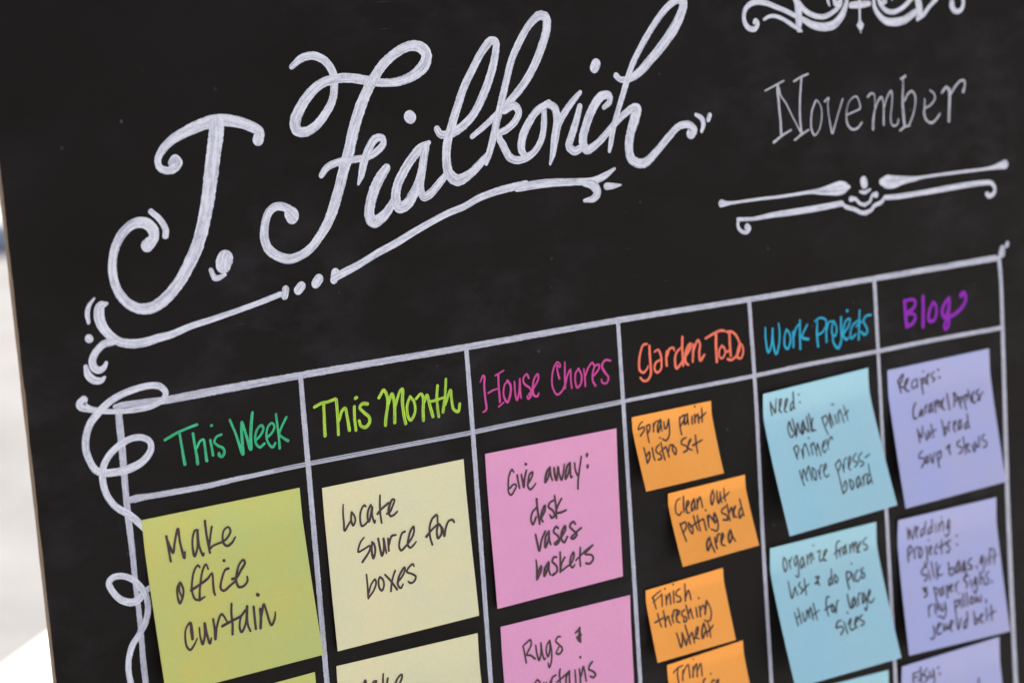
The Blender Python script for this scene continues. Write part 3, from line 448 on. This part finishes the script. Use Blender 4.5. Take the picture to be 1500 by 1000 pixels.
("lilac",[(1316,761.5),(1459.4,727.8),(1479.3,923.6),(1331.4,959.4)],1.2,[
 (1315,745,13.333,29,"185,370,30 200,480,36 210,590,34 235,400,30 260,510,32 290,585,32 310,450,30 335,330,28/355,480,32 395,350,32 365,360,34 355,480,36 380,560,28/545,250,32 530,370,34 525,480,30/510,370,30 455,430,32 455,535,36 510,460,32/670,205,30 665,330,32 665,460,30/650,340,30 600,400,32 595,495,34 645,440,30/740,290,26 740,460,28/805,280,28 805,430,34/820,340,28 865,230,30 885,320,28 885,430,26/850,155,34 852,160,32/1000,200,30 960,300,30 965,390,32 1000,300,30 1005,210,28 1010,350,30 995,480,32 950,530,32 915,500,26/1150,520,44 1152,524,42/1158,690,44 1160,694,42/200,780,34 200,900,34 210,1030,34/190,790,30 240,720,34 280,790,30 215,900,30/320,800,30 330,970,32/325,830,28 350,760,28 400,740,28/430,750,34 410,850,34 430,955,34 480,860,30 460,770,30 430,750/550,730,30 570,830,32 575,960,30 565,1080,28 530,1110,28 520,1040,24/600,605,38 602,610,36/610,840,30 660,740,30 640,720,28 615,800,32 630,880,28 665,870,22/770,680,26 730,760,30 730,870,30 770,860,26/855,600,24 850,720,30 860,880,26/790,760,34 900,690,34 1030,600,28/1000,630,28 950,690,30 1000,730,32 1010,800,32 970,850,32 945,830,28"),
 (1335,800,10.714,25,"250,330,20 210,320,24 155,400,26 190,450,26 240,440,26 240,500,28 205,540,28/265,370,22 295,520,26/310,240,26 355,480,26/390,250,26 405,510,26/450,295,24 410,400,26 430,450,28 490,435,22/580,250,24 595,440,30/600,360,26 650,330,26 670,400,26 620,455,28/746,225,28 706,310,30 710,415,28 748,350,24 747,230,22 772,395,22/830,225,30 800,310,30 810,390,26 835,310,26 830,225,24 850,340,26 855,470,28 825,510,24/945,180,20 895,230,24 890,270,24 950,310,28 930,355,28 895,350,22/1020,305,28 1030,345,24/1110,140,28 1080,220,26 1080,270,24 1110,210,26 1115,145,22 1130,270,22 1130,380,22 1110,410,20/1165,165,22 1175,290,22/1255,30,22 1225,120,24 1230,280,24/1215,40,20 1280,35,20/1195,220,18 1260,150,20/1305,40,22 1300,150,24 1300,270,20/1280,200,18 1350,110,18/180,660,30 240,650,30 200,700,34 240,710,34 235,770,30 200,790,28/350,635,24 375,750,28 400,870,26/370,650,26 425,670,26 400,750,24/491,625,24 456,690,26 460,775,26 493,710,22 490,630,20 516,755,20/545,610,24 560,700,30 565,810,24/555,640,28 605,620,30 575,700,26/608,668,22 642,602,22 628,588,20 606,640,24 624,702,24 652,692,20/690,590,22 700,700,24/698,640,20 715,565,20 742,542,20/900,455,20 850,460,24 820,520,26 880,580,26 860,640,28/855,370,24 850,480,24/920,520,22 950,640,24/1010,480,26 980,560,24 990,600,22 1020,540,24/1020,490,22 1030,620,22 1000,730,24 970,690,18/1075,400,26 1080,590,26/1085,500,24 1120,480,24 1140,590,24/1210,390,22 1170,440,22 1210,530,24 1190,590,24 1140,580,20/1260,530,22 1265,570,22"),
 (1340,865,10.714,24,"215,240,24 225,400,26/220,290,22 245,220,24 280,215,20/320,200,28 320,290,26 330,360,26/350,300,24 365,190,28 385,290,26/420,210,24 420,310,28 470,260,24 475,180,24/470,180,24 490,280,24 480,380,24 440,430,24 400,390,24 360,410,22/625,150,24 635,270,26 650,380,22/635,160,26 690,150,28 690,200,28 645,260,24/720,120,22 735,260,24/688,35,28 690,38,26/755,40,24 775,240,24/810,20,24 825,235,24/880,90,26 870,190,28 910,190,26 905,100,26 880,90/950,90,24 960,180,26 985,120,24 990,90,22 1020,170,24 1040,150,24 1040,60,20/1115,130,26 1120,190,24/290,550,24 310,640,26 300,730,26 265,755,28 250,740,26/345,600,26 400,510,26 385,500,24 350,580,28 365,680,26 420,650,22/440,510,22 460,620,28 490,560,26 490,520,24 515,600,26 540,550,24/560,570,26 595,470,26 570,470,26 545,560,26 580,630,26/650,400,22 660,500,24 680,600,28/690,590,26 720,430,24/820,330,24 825,430,26 815,560,24/810,440,24 770,510,28 780,590,28 815,530,24/925,320,24 935,420,28 940,520,28/945,450,24 990,430,26 990,480,26 950,520,26/1020,440,24 1065,360,24 1050,360,24 1020,430,28 1045,490,26 1080,480,20/1120,260,24 1130,460,26/1195,220,26 1200,330,26 1210,460,22/1160,380,20 1215,340,26 1270,310,20")]),
("lilac",[(1321.5,975.5),(1464,932),(1485,1128),(1337,1168)],1.2,[
 (1310,930,8.3333,23,"230,460,24 235,590,24/230,470,20 300,440,20/235,520,18 285,500,18/320,390,24 325,520,24 330,600,22/290,560,20 350,470,22/400,400,20 365,450,22 370,490,24 410,520,24 370,570,22/430,440,24 440,510,26 470,490,22 475,410,22/475,410,22 490,520,22 480,620,22/535,390,34 537,394,32/553,465,34 555,468,32"),
 (1310,930,8.3333,23,"1030,525,28 1030,640,26")]),
]

# ------------------------------------------------------------------ setting: pale ground, whiter ground on the camera side, far wall
def sheet(name, pts, z, mat):
    me = bpy.data.meshes.new(name)
    me.from_pydata([(x, y, z) for x, y in pts], [], [tuple(range(len(pts)))])
    me.materials.append(mat)
    o = bpy.data.objects.new(name, me); COL.objects.link(o)
    return tag(o, kind='structure')

k = NT('pale_concrete')
o_ = k.obj()
a = k.noise(o_, 2.6, 5, 0.6); b = k.noise(o_, 60, 4, 0.7)
c1 = k.ramp(a, [(0.3, (0.215, 0.222, 0.235, 1)), (0.7, (0.31, 0.318, 0.332, 1))])
k.l(k.mix(1.0, c1, k.ramp(b, [(0.3, 0.82), (0.7, 1.0)]), 'MULTIPLY'), k.b.inputs['Base Color'])
k.b.inputs['Roughness'].default_value = 0.9
k.bump(b, 0.3, 0.004)
M_GROUND = k.mat
k = NT('white_ground')
a = k.noise(k.obj(), 3, 5, 0.6)
k.l(k.ramp(a, [(0.3, (0.80, 0.79, 0.76, 1)), (0.7, (0.86, 0.85, 0.83, 1))]), k.b.inputs['Base Color'])
k.b.inputs['Roughness'].default_value = 0.85
M_WHITE = k.mat
sheet('ground', [(-300, -300), (300, -300), (300, 300), (-300, 300)], 0.0, M_GROUND)

def ground_at(px, py):
    d = cx * ((px - 750) / FPX) + cdown * ((py - 500) / FPX) + cfwd
    p = cam.matrix_world.translation
    t = -p.z / d.z
    return p + d * t
g1, g2 = ground_at(-40, 1012), ground_at(80, 924)
e = (g2 - g1).normalized()
nrm = Vector((e.y, -e.x, 0))
if nrm.dot(cam.matrix_world.translation - g1) < 0: nrm = -nrm
q = [g1 - e * 14, g2 + e * 14, g2 + e * 14 + nrm * 16, g1 - e * 14 + nrm * 16]  # whiter sheet, stretched well out of view to bounce light onto the board
sheet('near_ground', [(p.x, p.y) for p in q], 0.004, M_WHITE)

def box_obj(name, size, mat, parent=None, bevel=0.01):
    bm = bmesh.new()
    bmesh.ops.create_cube(bm, size=1.0)
    for v in bm.verts: v.co = Vector((v.co.x * size[0], v.co.y * size[1], (v.co.z + 0.5) * size[2]))
    if bevel: bmesh.ops.bevel(bm, geom=bm.edges[:], offset=bevel, segments=2, profile=0.5, affect='EDGES')
    me = bpy.data.meshes.new(name); bm.to_mesh(me); bm.free()
    me.materials.append(mat)
    o = bpy.data.objects.new(name, me); COL.objects.link(o)
    if parent: o.parent = parent
    return o
k = NT('blue_grey_render')
a = k.noise(k.obj(), 6, 5, 0.6)
k.l(k.ramp(a, [(0.3, srgb(172, 180, 186)), (0.7, srgb(190, 197, 202))]), k.b.inputs['Base Color'])
k.b.inputs['Roughness'].default_value = 0.9
M_WALL = k.mat
gw = ground_at(-20, 372)
fw = Vector((cfwd.x, cfwd.y, 0)).normalized()
kerb = box_obj('kerb', (9, 0.35, 0.085), M_WALL, None, 0.015)
kerb.location = (gw.x - fw.y * 3.5 + fw.x * 0.17, gw.y + fw.x * 3.5 + fw.y * 0.17, 0)
kerb.rotation_euler = (0, 0, math.atan2(fw.y, fw.x) - math.pi / 2)
tag(kerb, 'blurred low blue grey kerb across the pale ground left of the chalkboard', 'kerb')

# ------------------------------------------------------------------ chalkboard
k = NT('blackboard_paint')
o_ = k.obj()
big = k.noise(k.scale(o_, (1.0, 1.6, 1.0)), 9, 4, 0.6)
wipe = k.noise(k.scale(o_, (9, 14, 9)), 3.0, 5, 0.65)
grain = k.noise(o_, 900, 3, 0.7)
base = k.ramp(big, [(0.3, BOARD_A), (0.7, BOARD_B)])
dust = k.math('MULTIPLY', k.ramp(wipe, [(0.45, 0.0), (0.8, 1.0)]), k.ramp(k.noise(o_, 5.5, 3, 0.5), [(0.42, 0.0), (0.68, 1.0)]))
base = k.mix(k.math('MULTIPLY', dust, 0.07), base, srgb(150, 154, 164))
vor = k.n('TexVoronoi'); vor.inputs['Scale'].default_value = 75; k.l(o_, vor.inputs['Vector'])
speck = k.math('MULTIPLY', k.ramp(vor.outputs['Distance'], [(0.035, 1.0), (0.075, 0.0)]), k.ramp(k.noise(o_, 14, 2, 0.5), [(0.52, 0.0), (0.66, 0.5)]))
base = k.mix(k.math('MULTIPLY', speck, 0.35), base, srgb(150, 150, 155))
sc = k.noise(k.scale(o_, (60, 900, 60)), 1.0, 2, 0.5)
scr = k.math('MULTIPLY', k.ramp(sc, [(0.69, 0.0), (0.74, 1.0)]), k.ramp(k.noise(o_, 8, 2, 0.5), [(0.55, 0.0), (0.7, 1.0)]))
base = k.mix(k.math('MULTIPLY', scr, 0.08), base, srgb(160, 162, 170))
k.l(base, k.b.inputs['Base Color'])
k.l(k.ramp(grain, [(0.3, 0.48), (0.7, 0.68)]), k.b.inputs['Roughness'])
k.b.inputs['Specular IOR Level'].default_value = 0.10
k.bump(grain, 0.10, 0.0004)
M_BLACK = k.mat
k = NT('raw_hardboard')
o_ = k.obj()
a = k.noise(k.scale(o_, (40, 200, 900)), 1.0, 4, 0.7)
k.l(k.ramp(a, [(0.3, srgb(104, 84, 66)), (0.7, srgb(142, 119, 96))]), k.b.inputs['Base Color'])
k.b.inputs['Roughness'].default_value = 0.9
k.bump(a, 0.5, 0.001)
M_CORE = k.mat

board = bpy.data.objects.new('chalkboard', None); COL.objects.link(board)
bm4 = BOARD_M.copy()
bm4.translation = CENTRE - UP * BOT
board.matrix_world = bm4
tag(board, 'tall black chalkboard with white hand lettering, coloured column headings and a planner grid', 'chalkboard')
LU, RU, TV, BV, TH = -0.2414, 0.3650, 0.245, -BOT, 0.0048

def build_panel():
    bm = bmesh.new()
    ny = 260
    Lf, Lb, Rf, Rb = [], [], [], []
    for i in range(ny + 1):
        v = BV + (TV - BV) * i / ny
        wob = 0.00035 * noise.noise(Vector((v * 60, 0, 0))) + 0.0002 * noise.noise(Vector((v * 320, 2, 0)))
        y = v - BASE.y
        Lf.append(bm.verts.new((LU + wob, y, 0))); Lb.append(bm.verts.new((LU + 0.0002 - wob * 0.5, y, -TH)))
        Rf.append(bm.verts.new((RU, y, 0))); Rb.append(bm.verts.new((RU, y, -TH)))
    for i in range(ny):
        for q, mi in (((Lf[i], Rf[i], Rf[i + 1], Lf[i + 1]), 0), ((Rb[i], Lb[i], Lb[i + 1], Rb[i + 1]), 1),
                      ((Lb[i], Lf[i], Lf[i + 1], Lb[i + 1]), 1), ((Rf[i], Rb[i], Rb[i + 1], Rf[i + 1]), 1)):
            f = bm.faces.new(q); f.material_index = mi
    f = bm.faces.new((Lb[0], Rb[0], Rf[0], Lf[0])); f.material_index = 1
    f = bm.faces.new((Lf[-1], Rf[-1], Rb[-1], Lb[-1])); f.material_index = 1
    me = bpy.data.meshes.new('panel'); bm.to_mesh(me); bm.free()
    me.materials.append(M_BLACK); me.materials.append(M_CORE)
    o = bpy.data.objects.new('panel', me); COL.objects.link(o); o.parent = board
    return o
build_panel()

THIN = srgb(150, 152, 166)
WHITE = srgb(*CHALK)
M_CHALK = chalk_mat('white_chalk_marker', WHITE, srgb(134, 136, 154), 0.34, 0.55)
M_DRY = chalk_mat('dry_white_chalk', srgb(212, 213, 222), srgb(96, 96, 106), 0.36, 0.60, 1.5)
M_LINE = chalk_mat('ruled_white_chalk', srgb(204, 205, 218), srgb(120, 121, 138), 0.34, 0.60, 2.2)
flat = lambda u, v: 0.00012
bo = (0, BASE.y, 0)
def on_board(name, mat, groups, parent=board, label=None, rough=0.06, lift=0.00012, wide=1.0):
    o = film(name, mat, parent, parse(groups), board_uv, lambda u, v: lift, bo, rough, 1.0, wide)
    if label: o['label'] = label
    return o
on_board('cursive_name', M_CHALK, NAME, wide=0.94, rough=0.10, label='large cursive name in white chalk marker')
on_board('underline_flourish', M_CHALK, UNDERLINE, wide=0.92, label='long curling underline beneath the cursive name')
on_board('crest_ornament', M_CHALK, CREST, wide=0.92, label='scrolled ornament at the top right edge')
on_board('month_lettering', M_DRY, MONTH, wide=0.84, label='thin chalk word "November"', rough=0.22)
on_board('divider_ornament', M_CHALK, DIVIDER, wide=0.94, label='double line ornament below the word "November"')
gp = bpy.data.objects.new('planner_grid', None); COL.objects.link(gp); gp.parent = board
for i, g in enumerate(GRID):
    on_board('grid_line', M_LINE, g, parent=gp, wide=0.88, rough=0.12, lift=0.00006 if i < 2 else 0.00009)
on_board('scroll_flourish', M_CHALK, SCROLL, label='looping ribbon down the left side of the grid', lift=0.0002)
HEADW = {'green': 0.9, 'lime': 0.9, 'magenta': 0.8, 'orange': 0.84, 'blue': 0.84, 'purple': 0.92}
for key, words, g in HEADS:
    d, t = CHALKS[key]
    mt = chalk_mat(key + '_chalk_marker', srgb(*d), srgb(*t), 0.40, 0.62)
    on_board('column_heading', mt, g, label=key + ' chalk heading "' + words + '"', rough=0.08, wide=HEADW[key])

# ------------------------------------------------------------------ sticky notes
M_INK = ink_mat('brown_black_ink')
PAPERS = {n: paper_mat(n + '_paper', srgb(*a), srgb(*b)) for n, (a, b) in PAPER.items()}

class Note:
    H0, T0 = 0.0003, 0.17
    def __init__(s, corners, lift, power=1.15):
        s.lift = lift * 0.001
        s.p = power
        tl = Vector(board_uv(*corners[0], s.H0 + s.lift)); tr = Vector(board_uv(*corners[1], s.H0 + 0.45 * s.lift))
        e = (tr - tl); W = e.length; e /= W
        def solve(px, target):                       # how far this lower corner stands off the board if the sheet is square
            best = None
            for i in range(-10, 181):
                h = i * 0.0001
                d = abs((Vector(board_uv(*px, h)) - tl).dot(e) - target)
                if best is None or d < best[0]: best = (d, h)
            return best[1]
        s.hl = max(0.0012, solve(corners[3], 0.0)); s.hr = max(0.0012, solve(corners[2], W))
        m_ = (s.hl + s.hr) / 2
        s.hl = 0.5 * (s.hl + m_); s.hr = 0.5 * (s.hr + m_)
        s.c = [tl, tr, Vector(board_uv(*corners[2], s.hr)), Vector(board_uv(*corners[3], s.hl))]
    def pos(s, a, t):
        c = s.c
        return c[0] * (1 - a) * (1 - t) + c[1] * a * (1 - t) + c[2] * a * t + c[3] * (1 - a) * t
    def h(s, a, t):
        a_ = min(1.02, max(-0.02, a)); t = min(1.02, max(-0.02, t))
        g = max(0.0, (t - s.T0) / (1 - s.T0)) ** s.p
        x = max(0.0, 1 - t / 0.24)
        return s.H0 + (s.hl + (s.hr - s.hl) * a_) * g + s.lift * x * x * (1 - 0.55 * a_)
    def inv(s, u, v):
        a = t = 0.5
        p = Vector((u, v))
        for _ in range(5):
            r = p - s.pos(a, t)
            da = (s.c[1] - s.c[0]) * (1 - t) + (s.c[2] - s.c[3]) * t
            dt = (s.c[3] - s.c[0]) * (1 - a) + (s.c[2] - s.c[1]) * a
            det = da.x * dt.y - da.y * dt.x
            a += (r.x * dt.y - r.y * dt.x) / det
            t += (da.x * r.y - da.y * r.x) / det
        return a, t
    def height(s, u, v):
        return s.h(*s.inv(u, v)) + 0.00005
    def locate(s, px, py):
        hh = s.hl * 0.4
        for _ in range(8):
            uv = board_uv(px, py, hh)
            hh = s.height(*uv)
        return uv

def make_note(kind, corners, lift, groups, label, group, power=1.15):
    N = Note([c[:2] for c in corners], lift, power)
    o0 = N.pos(0.5, 0.0)
    emp = bpy.data.objects.new('sticky_note', None); COL.objects.link(emp)
    mw = BOARD_M.copy(); mw.translation = CENTRE + RIGHT * o0.x + UP * o0.y
    emp.matrix_world = mw
    tag(emp, label, 'sticky note', group)
    n = 28
    bm = bmesh.new()
    th = 0.00013
    G = [[], []]
    for j in range(n + 1):
        for i in range(n + 1):
            a, t = i / n, j / n
            p = N.pos(a, t); hh = N.h(a, t)
            wv = 0.00012 * noise.noise(Vector((p.x * 40, p.y * 40, 3))) * min(1, t * 4)
            G[0].append(bm.verts.new((p.x - o0.x, p.y - o0.y, hh + wv)))
            G[1].append(bm.verts.new((p.x - o0.x, p.y - o0.y, hh + wv - th)))
    ix = lambda i, j: j * (n + 1) + i
    for j in range(n):
        for i in range(n):
            q = (ix(i, j), ix(i, j + 1), ix(i + 1, j + 1), ix(i + 1, j))
            bm.faces.new([G[0][x] for x in q]).smooth = True
            bm.faces.new([G[1][x] for x in reversed(q)]).smooth = True
    rim = [(ix(i, 0), ix(i + 1, 0)) for i in range(n)] + [(ix(n, j), ix(n, j + 1)) for j in range(n)] + \
          [(ix(i + 1, n), ix(i, n)) for i in range(n)] + [(ix(0, j + 1), ix(0, j)) for j in range(n)]
    for a, b in rim:
        bm.faces.new((G[0][a], G[0][b], G[1][b], G[1][a]))
    bmesh.ops.recalc_face_normals(bm, faces=bm.faces[:])
    for ed in bm.edges:
        if any(not f.smooth for f in ed.link_faces): ed.smooth = False
    me = bpy.data.meshes.new('paper'); bm.to_mesh(me); bm.free()
    me.materials.append(PAPERS[kind])
    po = bpy.data.objects.new('paper', me); COL.objects.link(po); po.parent = emp
    if groups:
        for g in groups:
            film('handwritten_line', M_INK, emp, parse([g]), N.locate,
                 lambda u, v: N.height(u, v) + 0.0001, (o0.x, o0.y, 0), 0.04, 0.7, INKW[kind])
    return N

for (kind, corners, lift, groups), (label, group) in zip(NOTES, LABELS):
    N = make_note(kind, corners, lift, groups, label, group)
